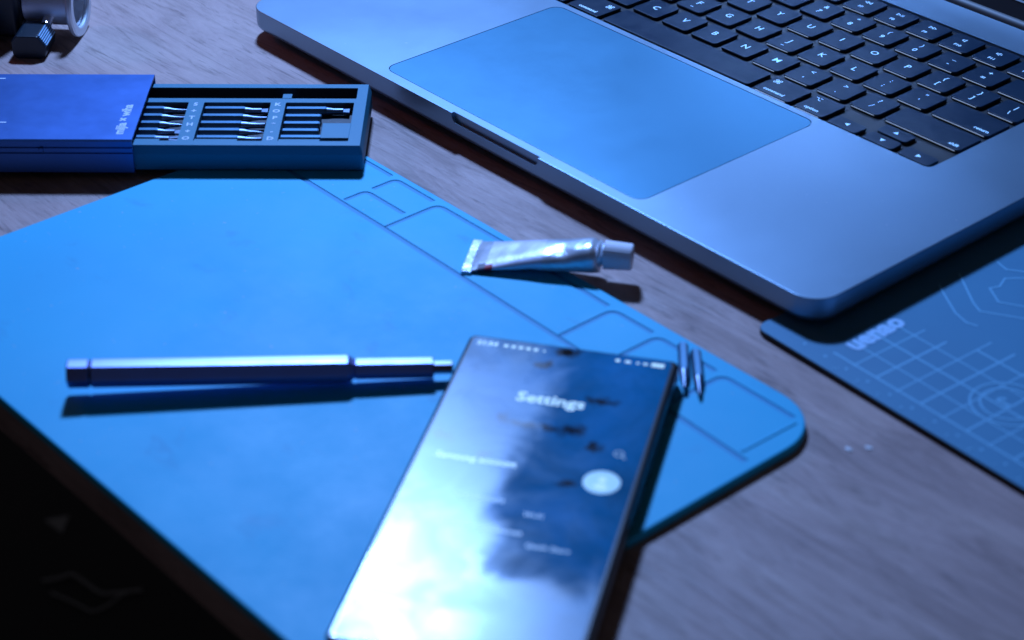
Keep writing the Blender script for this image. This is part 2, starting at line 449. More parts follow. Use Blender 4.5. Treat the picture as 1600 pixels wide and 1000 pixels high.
bm = bmesh.new(); stripsolid(bm, [(211.2, -73.5), (212, -47.5)], 1.0, T-.3, T+.35); finish(bm, 'moulded_ridge', M_sil, rm)

# ================================================================== cutting mat
cm = tag(empty('cutting_mat', (160, -8.6, 0), R(-2.9)), 'dark blue cutting mat with pale grid print, partly under the laptop corner', 'cutting mat')
HC = 2.5
bm = bmesh.new(); prism(bm, rrect(0, -3.5, 330, 235, 5), .05, HC-.35); finish(bm, 'core', M_cutside, cm)
bm = bmesh.new(); prism(bm, rrect(.15, -3.35, 329.85, 234.8, 5), HC-.35, HC, bt=.15); finish(bm, 'top_layer', M_cut, cm)
def tocm(x, y):
    a = R(2.9); dx, dy = x-160, y+8.6; return (dx*math.cos(a)-dy*math.sin(a), dx*math.sin(a)+dy*math.cos(a))
bm = bmesh.new(); z = HC+.06
gx0, gy0, P = 51.0, 6.6, 10.35
for i in range(-1, 26):
    x = gx0+P*i
    pts = [(x, gy0-(1 if i % 2 else 0)), (x, 43.6 if i < 1 else (228 if i > 9 else 55.5+(i*0.6)))]
    strip(bm, pts, .95 if i % 2 == 0 else .7, z)
for j in range(0, 22):
    y = gy0+P*j
    strip(bm, [(gx0-(P*2 if j < 4 else -P*(1 if j == 4 else 9)), y), (324, y)], .95 if j % 2 == 0 else .7, z+.01)
finish(bm, 'grid_print', M_print, cm, smooth=False)
bm = bmesh.new(); z = HC+.10
random.seed(3)
for i in range(-3, 26):                           # row of tick marks and numbers along the near edge
    disc(bm, gx0+P*i, 2.4, z, .7, 8)
for i in range(0, 22): put_text(bm, str((i*3) % 10), 3.2, gx0-13+P*i, -.6, z, 0)
for a, bb_ in (((189, 59.6), (202.7, 50.5)),): pass
poly = [tocm(*p) for p in ((186, 62), (189, 59.6), (202.7, 50.5), (209.9, 48.1), (214, 49.5))]
strip(bm, poly, .8, z)
strip(bm, [tocm(*p) for p in ((186, 74), (190.1, 70.8), (202.5, 61.3), (208.1, 58.2), (222, 66.4), (250, 84), (262, 110))], .8, z)
strip(bm, [tocm(*p) for p in ((206, 92), (199.7, 84.2), (202, 78), (200.3, 74.1), (208.7, 68.6), (217, 73.3), (240, 88), (246, 118))], .8, z)
strip(bm, [tocm(*p) for p in ((190, 92), (196, 90), (206, 97), (226, 110))], .8, z)
for r_ in (9.5, 13):
    cx, cy = tocm(252, 17); strip(bm, [(cx+r_*math.cos(a*math.pi/18), cy+r_*math.sin(a*math.pi/18)) for a in range(36)], .9, z+.03, True)
cx, cy = tocm(251, 16); put_text(bm, "S", 9, cx, cy, z+.03, R(60), .3)
finish(bm, 'ruler_print', M_print, cm, smooth=False)
bm = bmesh.new(); cx, cy = tocm(192.1, 17.3); put_text(bm, "uenao", 11.4, cx, cy, HC+.16, R(92.9), .6)
finish(bm, 'lettering', M_logo, cm, smooth=False)

# ================================================================== laptop
H = 15.0
lp = tag(empty('laptop', (0, 0, 0)), 'open silver laptop with black keyboard and large trackpad', 'laptop')
HWD, DEP = 178.3, 251
bm = bmesh.new(); prism(bm, rrect(-HWD, 0, HWD, DEP, 11.5, 10), 4.2, H, bt=.35, bb=3.2, seg=4)
body = finish(bm, 'base', M_alu, lp)
kx0, kx1, ky0, ky1 = -138.3, 138.3, 112.9, 229.0
c1 = cutter(lambda b: prism(b, rrect(kx0, ky0, kx1, ky1, 3.5), H-1.9, H+3))
c2 = cutter(lambda b: prism(b, rrect(-81.1, 5.7, 81.1, 109.6, 5.6), H-.8, H+3))
def notch(b):
    pr = rrect(-27.5, H-4.1, 27.5, H+4, (3.2, 3.2, 0, 0))
    vr = [[b.verts.new((x, y, zz)) for x, zz in pr] for y in (-3, 1.5)]
    n = len(pr)
    for i in range(n): b.faces.new((vr[0][i], vr[0][(i+1) % n], vr[1][(i+1) % n], vr[1][i]))
    b.faces.new(vr[0]); b.faces.new(list(reversed(vr[1])))
c3 = cutter(notch)
cut(body, [c1]); cut(body, [c2]); cut(body, [c3])
for (x, y, zb) in ((-150, 25, 0), (-150, 225, 0), (150, 25, HC+.02), (150, 225, HC+.02)):
    bm = bmesh.new(); lathe(bm, [(zb, 7.5), (4.6, 8)], 20, 'Z')
    bmesh.ops.translate(bm, verts=bm.verts, vec=(x, y, 0)); finish(bm, 'foot', M_rubber, lp)
bm = bmesh.new(); prism(bm, rrect(-80.75, 6.05, 80.75, 109.25, 5.3, 8), H-.78, H-.04, bt=.12); finish(bm, 'trackpad', M_pad, lp)
bm = bmesh.new(); box(bm, kx0+.3, ky0+.3, H-1.9+.02, kx1-.3, ky1-.3, H-1.7); well = finish(bm, 'keyboard_well', M_black_well, lp, smooth=False)

U = 19.05; PY = 19.26; KY = 114.55; GAP = 3.1; KT = H+.05
_keym = {}
def key_mesh(wu, du=1.0):
    k = (wu, du)
    if k not in _keym:
        wd = wu*U-GAP; d = du*PY-GAP if du == 1 else du*PY-GAP*.6
        bm = bmesh.new(); prism(bm, rrect(-wd/2, -d/2, wd/2, d/2, 1.7, 4), -1.25, 0, bt=.28, bb=0, seg=2)
        # dished top: a slightly lower ring inside
        bmesh.ops.recalc_face_normals(bm, faces=bm.faces); bmesh.ops.scale(bm, vec=(S, S, S), verts=bm.verts)
        me = bpy.data.meshes.new('key'); bm.to_mesh(me); bm.free(); me.materials.append(M_key)
        me.polygons.foreach_set('use_smooth', [True]*len(me.polygons)); me.set_sharp_from_angle(angle=R(40)); _keym[k] = me
    return _keym[k]
def key(xu, row, wu, marks, du=1.0, dy=0.0):
    cx = (xu+wu/2-7.25)*U; cy = KY-GAP/2+.9+row*PY+PY/2+dy-GAP/2+.65
    o = bpy.data.objects.new('key', key_mesh(wu, du)); C.objects.link(o); o.parent = lp; o.location = (cx*S, cy*S, KT*S)
    wn = o.modifiers.new('wn', 'WEIGHTED_NORMAL'); wn.keep_sharp = True; wn.weight = 100
    if marks:
        bm = bmesh.new()
        for (t, size, x, y) in marks:
            if callable(t): t(bm, x, y)
            else: put_text(bm, t, size, x, y, .03, 0, .06)
        lg = finish(bm, 'legend', M_legend, o, smooth=False)
    return o
def tri(dx, dy, s=1.3, hollow=False):
    def f(bm, x, y):
        pts = [(x+dx*s, y+dy*s), (x-dx*s*.7-dy*s, y-dy*s*.7+dx*s), (x-dx*s*.7+dy*s, y-dy*s*.7-dx*s)]
        if hollow: strip(bm, pts, .35, .03, True)
        else: bm.faces.new([bm.verts.new((a, b, .03)) for a, b in pts])
    return f
def cmd(bm, x, y):
    s = 1.0; r = .62; pts = []
    for (cx, cy, a0) in ((1, 1, 180), (-1, 1, 270), (-1, -1, 0), (1, -1, 90)):
        pts.append((x+cx*s*.35, y+cy*s*.35))
        strip(bm, [(x+cx*(s*.35+r)+r*math.cos(R(a)), y+cy*(s*.35+r)+r*math.sin(R(a))) for a in range(0, 360, 36)], .34, .03, True)
    strip(bm, pts, .34, .031, True)
def opt(bm, x, y):
    strip(bm, [(x-1.8, y+1), (x-.6, y+1), (x+.6, y-1), (x+1.8, y-1)], .34, .03); strip(bm, [(x+.5, y+1), (x+1.8, y+1)], .34, .03)
def bar(bm, x, y): strip(bm, [(x-.9, y), (x+.9, y)], .35, .03)
LET = 5.1
for i, ch in enumerate("QWERTYUIOP"): key(1.5+i, 3, 1, [(ch, LET, 0, .2)])
for i, ch in enumerate("ASDFGHJKL"): key(1.75+i, 2, 1, [(ch, LET, 0, .2)]+([(bar, 0, 0, -5)] if ch in 'FJ' else []))
for i, ch in enumerate("ZXCVBNM"): key(2.25+i, 1, 1, [(ch, LET, 0, .2)])
for i, (a, b) in enumerate((("`", "~"), ("1", "!"), ("2", "@"), ("3", "#"), ("4", "$"), ("5", "%"), ("6", "^"), ("7", "&"), ("8", "*"), ("9", "("), ("0", ")"), ("-", "_"), ("=", "+"))):
    key(i, 4, 1, [(a, 4.4, 0, -2.7), (b, 3.9, 0, 3.1)])
key(13, 4, 1.5, [("delete", 2.7, 8.2, -5)])
key(0, 3, 1.5, [("tab", 2.7, -9, -5)])
key(11.5, 3, 1, [("[", 4.2, 0, -2.7), ("{", 4.2, 0, 3.0)]); key(12.5, 3, 1, [("]", 4.2, 0, -2.7), ("}", 4.2, 0, 3.0)]); key(13.5, 3, 1, [("\\", 4.2, 0, -2.7), ("|", 4.2, 0, 3.0)])
key(0, 2, 1.75, [("caps lock", 2.7, -8, -5)])
key(10.75, 2, 1, [(";", 4.2, 0, -2.7), (":", 4.2, 0, 3.0)]); key(11.75, 2, 1, [("'", 4.4, 0, -3.2), ('"', 4.2, 0, 2.6)])
key(12.75, 2, 1.75, [("return", 2.9, 9.6, -5)])
key(0, 1, 2.25, [("shift", 2.9, -15, -5)])
key(9.25, 1, 1, [(",", 4.4, 0, -2.4), ("<", 4.0, 0, 3.0)]); key(10.25, 1, 1, [(".", 4.4, 0, -3.2), (">", 4.0, 0, 3.0)]); key(11.25, 1, 1, [("/", 4.2, 0, -2.7), ("?", 4.2, 0, 3.0)])
key(12.25, 1, 2.25, [("shift", 2.9, 15, -5)])
key(0, 0, 1, [("fn", 2.9, 4.5, 4)]); key(1, 0, 1, [("^", 3.5, 4.5, 3), ("control", 2.7, 0, -5)]); key(2, 0, 1, [(opt, 0, 4.5, 4.2), ("option", 2.7, 0, -5)])
key(3, 0, 1.25, [(cmd, 0, 6.5, 3.8), ("command", 2.9, .6, -5)]); key(4.25, 0, 5, [])
key(9.25, 0, 1.25, [(cmd, 0, -6.3, 3.8), ("command", 2.9, -.8, -5)]); key(10.5, 0, 1, [(opt, 0, -4.6, 4.2), ("option", 2.9, -.6, -5)])
key(11.5, 0, 1, [(tri(-1, 0), 0, 0, 0)], .52, -PY*.24)
key(12.5, 0, 1, [(tri(0, 1), 0, 0, 0)], .50, PY*.235); key(12.5, 0, 1, [(tri(0, -1), 0, 0, 0)], .50, -PY*.25); key(13.5, 0, 1, [(tri(1, 0), 0, 0, 0)], .52, -PY*.24)
fk = ["F%d" % i for i in range(1, 13)]
key(0, 5, 1.5, [("esc", 2.7, -9, 0)])
def two(dx):
    def f(bm, x, y): tri(dx, 0, .95, True)(bm, x-1.0, y); tri(dx, 0, .95, True)(bm, x+1.0, y)
    return f
def playp(bm, x, y):
    tri(1, 0, 1.0, True)(bm, x-1.0, y); strip(bm, [(x+.9, y-1), (x+.9, y+1)], .35, .03); strip(bm, [(x+1.8, y-1), (x+1.8, y+1)], .35, .03)
def spk(k):
    def f(bm, x, y):
        strip(bm, [(x-1.6, y-.5), (x-.8, y-.5), (x, y-1.2), (x, y+1.2), (x-.8, y+.5), (x-1.6, y+.5)], .35, .03, True)
        for j in range(k): strip(bm, [(x+.5+.7*j+.5*math.cos(R(a)), y+(.5+.3*j)*math.sin(R(a))*1.4) for a in (-60, -20, 20, 60)], .3, .03)
    return f
def sun(k):
    def f(bm, x, y):
        disc(bm, x, y, .03, .6, 12)
        for a in range(0, 360, 45): strip(bm, [(x+1.0*math.cos(R(a)), y+1.0*math.sin(R(a))), (x+(1.2+k)*math.cos(R(a)), y+(1.2+k)*math.sin(R(a)))], .3, .03)
    return f
def squares(bm, x, y): strip(bm, [(x-1.6, y-1), (x+.4, y-1), (x+.4, y+1), (x-1.6, y+1)], .3, .03, True); strip(bm, [(x+1.2, y-1), (x+1.2, y+1)], .3, .03)
def lens(bm, x, y): strip(bm, [(x-.3+.9*math.cos(R(a)), y+.3+.9*math.sin(R(a))) for a in range(0, 360, 30)], .35, .03, True); strip(bm, [(x+.4, y-.4), (x+1.3, y-1.3)], .35, .03)
icons = [sun(.2), sun(.6), squares, lens, lens, sun(.1), two(-1), playp, two(1), spk(0), spk(1), spk(2)]
for i in range(12): key(1.5+i, 5, 1, [(icons[i], 0, 0, 2.8), (fk[i], 2.6, 0, -3.4)])
key(13.5, 5, 1, [])
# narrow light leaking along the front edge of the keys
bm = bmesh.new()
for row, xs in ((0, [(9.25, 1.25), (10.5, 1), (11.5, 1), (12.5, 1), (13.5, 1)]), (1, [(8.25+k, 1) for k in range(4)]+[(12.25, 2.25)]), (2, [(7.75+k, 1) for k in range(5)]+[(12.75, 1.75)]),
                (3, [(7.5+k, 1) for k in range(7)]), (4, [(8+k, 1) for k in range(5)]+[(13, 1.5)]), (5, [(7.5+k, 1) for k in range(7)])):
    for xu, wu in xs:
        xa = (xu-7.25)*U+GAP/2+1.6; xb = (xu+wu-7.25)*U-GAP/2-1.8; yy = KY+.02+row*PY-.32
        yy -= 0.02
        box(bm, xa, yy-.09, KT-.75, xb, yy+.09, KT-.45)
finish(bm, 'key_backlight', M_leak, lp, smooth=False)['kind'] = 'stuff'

# lid
bm = bmesh.new(); lathe(bm, [(-150, 4.2), (150, 4.2)], 20, 'X'); bmesh.ops.translate(bm, verts=bm.verts, vec=(0, 255.5, H-1.5)); finish(bm, 'hinge_bar', M_hinge, lp)
lid = empty('lid_pivot'); bpy.data.objects.remove(lid)
def lidpart(name, m, x0, x1, h0, h1, d0, d1, r=0.5, parent=lp):
    bm = bmesh.new(); prism(bm, rrect(x0, h0, x1, h1, r), d0, d1)
    # local x -> x, local y -> up the lid, local z -> toward the viewer of the screen
    t = R(18); up = Vector((0, math.sin(t), math.cos(t))); nrm = Vector((0, -math.cos(t), math.sin(t)))
    for v in bm.verts: v.co = Vector((v.co.x, 0, 0))+up*v.co.y+nrm*v.co.z+Vector((0, 254.5, H+1.5))
    return finish(bm, name, m, parent)
lidpart('lid_shell', M_alu, -HWD, HWD, 1, 244, -4.2, -.8, 9)
gl = lidpart('display_glass', M_bezel, -HWD+1, HWD-1, 9, 243, -.8, 0, 8)
lidpart('hinge_cover', M_hinge, -150, 150, -2, 8.6, -.8, .2, .3)
lidpart('gasket_glint', M_gasket_glint, -HWD+2, HWD-2, 8.7, 9.5, 0.0, .45, .1)  # seal strip, paled to stand in for light caught on the glass edge

# ================================================================== boxed screwdriver kit
AC = R(48.3)
case = tag(empty('tool_case', (-28.9, -48.2, T), AC), 'slate blue bit case half slid out of its blue metal cover, showing rows of bits', 'tool case')
HT = 11.4
bm = bmesh.new()
tr = rrect(-168, -.3, 1.2, 59.3, 1.2, 3)
rings = [(inset(tr, .8), 0), (tr, .8), (tr, HT-4.0), (inset(tr, .0), HT-3.7), (inset(tr, .9), HT-.4), (inset(tr, 1.12), HT)]
stack(bm, rings); tray = finish(bm, 'tray', M_tray, case)
P1 = (-94-5, -75.9); P2 = (-69.3, -40.7); P3 = (-34.3, -5.0)
cuts = [lambda b: prism(b, rrect(-160, 44.2, -4.3, 54.6, .5, 2), HT-8, HT+3)]
for (a, b_) in (P1, P2, P3): cuts.append(lambda b, a=a, b_=b_: prism(b, rrect(a, 4.7, b_, 40.4, .5, 2), HT-4.6, HT+3))
for f in cuts: cut(tray, [cutter(f)])
# floors of the pockets and dividers
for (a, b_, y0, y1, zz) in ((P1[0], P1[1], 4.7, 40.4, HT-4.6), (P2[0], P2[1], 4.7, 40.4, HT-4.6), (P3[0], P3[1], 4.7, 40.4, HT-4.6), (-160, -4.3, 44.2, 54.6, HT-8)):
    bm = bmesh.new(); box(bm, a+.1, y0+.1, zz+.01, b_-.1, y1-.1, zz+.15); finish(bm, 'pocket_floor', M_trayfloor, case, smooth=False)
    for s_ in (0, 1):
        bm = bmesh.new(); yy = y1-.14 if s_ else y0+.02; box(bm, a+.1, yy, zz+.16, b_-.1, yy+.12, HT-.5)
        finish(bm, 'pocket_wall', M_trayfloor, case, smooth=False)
bm = bmesh.new(); box(bm, -36.5, 47.0, HT-7.8, -32.6, 51.0, HT-1.2); finish(bm, 'slot_clip', M_tray, case, smooth=False)
bm = bmesh.new(); prism(bm, rrect(-17.0, 8.6, -5.1, 22.2, .3, 2), HT-4.4, HT-.5, bt=.2); finish(bm, 'pocket_block', M_tray, case)
for (a, b_) in ((P1[0]+1, P1[0]+15.5), (P2[0]+.2, -51.3), (P3[0]+.2, -17.0)):
    bm = bmesh.new(); box(bm, a, 4.85, HT-4.4, b_, 7.0, HT-.35); finish(bm, 'pocket_lip', M_tray, case, smooth=False)
rows = [37.0, 30.1, 23.4, 16.8, 10.2]
bm = bmesh.new()
sym = ["S", "+", "T", "H", "+", "O"]; sym2 = ["K", "O", "P", "*", "-", "D"]
for k in range(6):
    y = 38.4-k*6.3
    put_text(bm, sym[k], 4.0, -72.7, y, HT+.05, 0, .12); put_text(bm, sym2[k], 4.0, -37.6, y, HT+.05, 0, .12)
finish(bm, 'printed_marks', M_mark, case, smooth=False)
# cover, a C shaped metal sleeve
bm = bmesh.new()
xa, xb = -262, -93.4
def profile(w0, w1, z0, z1, r):
    return rrect(w0, z0, w1, z1, r, 3)
outer = [(-1.9, -.0), (60.9, 0), (60.9, HT+2.5), (60.2, HT+3.5), (-1.1, HT+3.5), (-1.9, HT+2.8), (-1.9, HT+1.0), (-1.3, HT+.8), (-1.3, HT-.1), (-1.9, HT-.3), (-1.9, HT-1.6), (-1.3, HT-1.8), (-1.3, HT-2.6), (-1.9, HT-2.8)]
o_ = [(-1.9, -.0)]
o1 = [bm.verts.new((xb, y, zz)) for y, zz in outer]; o2 = [bm.verts.new((xa, y, zz)) for y, zz in outer]
n = len(outer)
for i in range(n): bm.faces.new((o1[i], o1[(i+1) % n], o2[(i+1) % n], o2[i]))
bm.faces.new(o1); bm.faces.new(o2)
cov = finish(bm, 'cover', M_cover, case, ang=25)
cb = bmesh.new(); box(cb, xa+4, -.7, .9, xb+5, 59.7, HT+2.4); co = finish(cb, 'cutter', None, smooth=False)
cut(cov, [co])
bm = bmesh.new(); put_text(bm, "mijia × wiha", 5.6, -99.6, 17.0, HT+3.56, R(90), .22); finish(bm, 'lettering', M_mark, cov, smooth=False)
for q_ in ([(-157.5, 55.8), (-166, 55.8)], [(-148.2, 14), (-152, 14)]):
    bm = bmesh.new(); strip(bm, q_, .9, HT+3.56); finish(bm, 'printed_line', M_mark, cov, smooth=False)
bm = bmesh.new(); lathe(bm, [(-2.3, .9), (-1.8, 1.2)], 12, 'Y'); bmesh.ops.translate(bm, verts=bm.verts, vec=(-131, 0, HT-1.0)); finish(bm, 'latch_stud', M_cover, case)

# bits in the case (each can be lifted out)
def bit_mesh_barrel(L=17.5, r=2.0):
    bm = bmesh.new(); lathe(bm, [(0, r*.8), (.5, r), (L-.6, r), (L, r*.9)], 6, 'X', ph=0)
    bmesh.ops.recalc_face_normals(bm, faces=bm.faces); bmesh.ops.scale(bm, vec=(S,)*3, verts=bm.verts); me = bpy.data.meshes.new('barrel'); bm.to_mesh(me); bm.free(); me.materials.append(M_steel); return me
def bit_mesh_tip(kind, L0=17.5):
    bm = bmesh.new()
    if kind == 'flat':
        lathe(bm, [(L0-.05, 1.75), (L0+1.2, 1.6), (L0+3, 1.3), (L0+7, 1.3)], 12, 'X')
        pts = [(L0+6.6, -1.3), (L0+9.6, -1.7), (L0+9.6, 1.7), (L0+6.6, 1.3)]; stack(bm, [(pts, -.4), (pts, .4)])
    elif kind == 'fork':
        lathe(bm, [(L0-.05, 1.8), (L0+1.5, 1.7), (L0+5.5, 1.5)], 12, 'X')
        for s_ in (-1, 1):
            pts = [(L0+5, s_*.2), (L0+9.4, s_*.8), (L0+9.4, s_*2.0), (L0+5, s_*1.5)]; stack(bm, [(pts, -.6), (pts, .6)])
    else:
        e = {'point': .25, 'thin': .8, 'wide': 1.3}[kind]
        lathe(bm, [(L0-.05, 1.8), (L0+1.5, 1.7), (L0+4.0, max(e, 1.1)), (L0+7.5, max(e*.9, .8)), (L0+9.8, e)], 12, 'X')
    bmesh.ops.recalc_face_normals(bm, faces=bm.faces); bmesh.ops.scale(bm, vec=(S,)*3, verts=bm.verts); me = bpy.data.meshes.new('tip'); bm.to_mesh(me); bm.free(); me.materials.append(M_tip)
    me.polygons.foreach_set('use_smooth', [True]*len(me.polygons)); me.set_sharp_from_angle(angle=R(35)); return me
BAR = bit_mesh_barrel(); BARS = bit_mesh_barrel(15.5)
TIPS = {k: bit_mesh_tip(k) for k in ('flat', 'fork', 'point', 'thin', 'wide')}
def bit(lx, ly, kind, label, group='bits in the open case', world=None, rot=None, tilt=0):
    if world is None:
        wx = -28.9+lx*math.cos(AC)-ly*math.sin(AC); wy = -48.2+lx*math.sin(AC)+ly*math.cos(AC); wz = T+HT-4.45+2.0
        o = empty('screwdriver_bit', (wx, wy, wz), AC)
    else:
        o = empty('screwdriver_bit', world, rot); o.rotation_euler[1] = tilt
    tag(o, label, 'screwdriver bit', group)
    b = bpy.data.objects.new('barrel', BAR if kind else BARS); C.objects.link(b); b.parent = o
    if kind: t = bpy.data.objects.new('tip', TIPS[kind]); C.objects.link(t); t.parent = o
    return o
place = ['farthest', 'second farthest', 'middle', 'second nearest', 'nearest']
kinds1 = ['thin', 'thin', 'point', 'flat', 'fork']; kinds2 = ['flat', 'thin', 'wide', 'point', 'wide']
desc = {'flat': 'flat tipped', 'fork': 'forked', 'point': 'pointed', 'thin': 'slim tipped', 'wide': 'blunt tipped'}
for k, y in enumerate(rows):
    bit(-103.5+k*.1, y, kinds1[k], '%s steel bit partly under the case cover, %s of its five' % (desc[kinds1[k]], place[k]), 'bits beside the case cover')
    bit(-68.9, y, kinds2[k], '%s steel bit in the middle pocket of the case, %s from the front' % (desc[kinds2[k]], ['fifth', 'fourth', 'third', 'second', 'first'][k]), 'bits in the middle pocket')
bit(-34.0, rows[0], 'flat', 'long flat tipped steel bit alone at the back of the right pocket', 'bits in the right pocket')
for k in (1, 2, 3): bit(-33.8, rows[k]-.2, None, 'short stubby steel bit in right pocket, %s of the three' % ('back', 'middle', 'front')[k-1], 'bits in the right pocket')
bit(-34.0, rows[4]+.4, 'fork', 'forked steel bit at the front of the right pocket', 'bits in the right pocket')

# two loose bits beside the phone
bit(0, 0, 'thin', 'loose steel bit against the top corner of the phone', 'loose bits beside the phone', world=(154.9, -44.5, T+2.3), rot=R(-44))
bit(0, 0, 'point', 'loose pointed steel bit lying slightly away from the phone, right of the other loose bit', 'loose bits beside the phone', world=(160.6, -43.8, T+2.05), rot=R(-42.5))

# ================================================================== precision driver
ax0 = Vector((33.6, -224.0, T+8.2)); ax1 = Vector((114.6, -117.3, T+4.6))
dv = tag(empty('precision_screwdriver', (ax0.x, ax0.y, ax0.z)), 'slim dark blue metal screwdriver lying on the blue mat, tip touching the phone', 'screwdriver')
d = ax1-ax0; dv.rotation_euler = (0, -math.atan2(d.z, math.hypot(d.x, d.y)), math.atan2(d.y, d.x)); dv.rotation_mode = 'XYZ'
LD = d.length
def facet(a):                      # round handle with six soft flats
    m = a % (math.pi/3)-math.pi/6; return min(1.0, .885/math.cos(m))
bm = bmesh.new(); lathe(bm, [(0, 4.5), (.5, 5.0), (7.2, 5.0), (7.6, 4.7)], 48, 'X', ph=0, radf=facet); finish(bm, 'end_cap', M_drivercap, dv, ang=18)
bm = bmesh.new(); lathe(bm, [(7.6, 4.4), (8.3, 4.4)], 32, 'X'); finish(bm, 'swivel_gap', M_hinge, dv)
E1 = LD*.737
bm = bmesh.new(); lathe(bm, [(8.3, 4.6), (8.7, 5.0), (E1-2.2, 5.0), (E1-.8, 4.2), (E1, 3.5)], 48, 'X', ph=0, radf=facet); finish(bm, 'handle', M_driver, dv, ang=18)
E2 = LD*.945
bm = bmesh.new(); lathe(bm, [(E1, 3.2), (E1+.8, 3.75), (E2-.5, 3.75), (E2, 3.4)], 48, 'X', ph=0, radf=facet); finish(bm, 'collar', M_driver, dv, ang=18)
M_shaft = mat('dark_steel_shaft', (.22, .24, .34), .3, 1.0)
bm = bmesh.new(); lathe(bm, [(E2, 2.3), (LD-1.0, 2.3), (LD-.6, 1.9)], 6, 'X'); finish(bm, 'shaft', M_shaft, dv)

# ================================================================== ointment-like metal tube
tb = tag(empty('metal_tube', (54.6, -60.2, T), R(38.0)), 'small crumpled silver metal tube with white cap, lying over the mat edge', 'tube')
bm = bmesh.new()
NL, NA = 34, 36; Lb = 49.0; random.seed(11)
dent = [(random.uniform(6, 46), random.uniform(0, 6.28), random.uniform(2.5, 6), random.uniform(-1.1, .5)) for _ in range(26)]
rings = []
for i in range(NL+1):
    t = i/NL; x = 2.6+t*Lb
    e = t**.75
    hw = 11.6*(1-e)+7.2*e; hh = .55*(1-t**.85)+6.4*t**.85
    if x > Lb-1.5: q = (x-(Lb-1.5))/4.2; hw *= 1-.30*q**2; hh *= 1-.30*q**2
    zc = .45+hh
    ring = []
    for k in range(NA):
        a = 2*math.pi*k/NA; ca, sa = math.cos(a), math.sin(a)
        dx = 0
        for (px, pa, pr, am) in dent:
            da = (a-pa+math.pi) % (2*math.pi)-math.pi; q = ((x-px)/pr)**2+(da*hw/pr)**2
            dx += am*math.exp(-q)*min(1, t*2.2)
        # flat tops with a crease: superellipse
        ex = .8
        yy = math.copysign(abs(ca)**ex, ca)*(hw+dx*.7); zz = math.copysign(abs(sa)**ex, sa)*(hh+dx*.8)
        ring.append(bm.verts.new((x, yy, max(.1, zc+zz))))
    rings.append(ring)
for a, b in zip(rings, rings[1:]):
    for i in range(NA): bm.faces.new((a[i], a[(i+1) % NA], b[(i+1) % NA], b[i]))
bm.faces.new(rings[0]); bm.faces.new(rings[-1])
body_t = finish(bm, 'tube_body', M_foil, tb, ang=60)
body_t.data.materials.append(M_label); body_t.data.materials.append(M_darkprint); body_t.data.materials.append(M_redprint)
for p in body_t.data.polygons:
    c = p.center/S
    if 8 < c.x < 30 and c.z > 1.6: p.material_index = 1
    if 5.5 < c.x < 9.0 and c.y < -7.5: p.material_index = 2
    if 9.0 < c.x < 11.5 and c.y < -8.5: p.material_index = 3
bm = bmesh.new(); prism(bm, rrect(-.6, -12.2, 3.6, 12.2, .5, 3), .1, 1.5, bt=.4); finish(bm, 'crimp', M_foil, tb)
bm = bmesh.new(); lathe(bm, [(50.8, 5.6), (51.6, 5.3), (52.3, 4.2), (54, 4.0)], 28, 'X'); bmesh.ops.translate(bm, verts=bm.verts, vec=(0, 0, 7.3)); finish(bm, 'neck', M_brush, tb)
def rib(a): return 1+.014*math.cos(a*30)
bm = bmesh.new(); lathe(bm, [(52.9, 5.6), (53.3, 5.5), (62.9, 5.1), (63.6, 4.6)], 120, 'X', radf=rib); bmesh.ops.translate(bm, verts=bm.verts, vec=(0, 0, 7.3)); finish(bm, 'cap', M_cap, tb)

# ================================================================== phone
PA = R(34.9)
ph = tag(empty('smartphone', (106.0, -102.6, T), PA), 'black smartphone with a smudged lit screen showing Settings, lying on the blue mat', 'phone')
PW, PL, PH = 75.6, 168.0, 8.5
bm = bmesh.new(); prism(bm, rrect(0, -PL, PW, 0, 3.0, 6), .1, PH, bt=1.6, bb=2.2, seg=4); finish(bm, 'frame', M_phone, ph)
bm = bmesh.new(); prism(bm, rrect(1.9, -PL+1.8, PW-2.4, -1.6, 2.2, 6), PH-.25, PH+.12, bt=.12, seg=2); scr = finish(bm, 'screen', M_screen, ph)
ZS = PH+.16
bm = bmesh.new(); disc(bm, 36.3, -4.4, ZS+.02, 2.0, 20); finish(bm, 'camera_hole', M_bezel, scr, smooth=False)
bm = bmesh.new(); put_text(bm, "Settings", 7.6, 37.2, -34.8, ZS, 0, .18); finish(bm, 'title_text', M_ui, scr, smooth=False)
def ui(name, m, fn):
    bm = bmesh.new(); fn(bm); return finish(bm, name, m, scr, smooth=False)
ui('clock_text', M_ui, lambda b: put_text(b, "21:54", 3.4, 7.6, -5.4, ZS, 0, .12))
for k in range(5): ui('status_icon', M_ui, lambda b: strip(b, [(13.6+k*2.7, -5.4), (15.1+k*2.7, -5.4)], 1.5, ZS))
ui('status_icon', M_ui, lambda b: disc(b, 28.2, -5.5, ZS, .5, 8)); ui('status_icon', M_ui, lambda b: disc(b, 54.4, -5.2, ZS, .9, 10))
for xa_, xb_, w_ in ((57, 59, 1.4), (61, 62, 1.1), (63.4, 65, 1.2)): ui('status_icon', M_ui, lambda b: strip(b, [(xa_, -5.2), (xb_, -5.2)], w_, ZS))
ui('battery_icon', M_ui, lambda b: strip(b, [(66.3, -5.0), (70.8, -5.0)], 2.3, ZS))
ui('account_text', M_ui, lambda b: put_text(b, "Samsung account", 3.9, 21, -73.1, ZS, 0, .10))
def glass_icon(b):
    strip(b, [(65.6+1.5*math.cos(R(a)), -59.2+1.5*math.sin(R(a))) for a in range(0, 360, 30)], .5, ZS, True); strip(b, [(66.7, -60.3), (68.1, -61.7)], .55, ZS)
ui('search_icon', M_uidim, glass_icon)
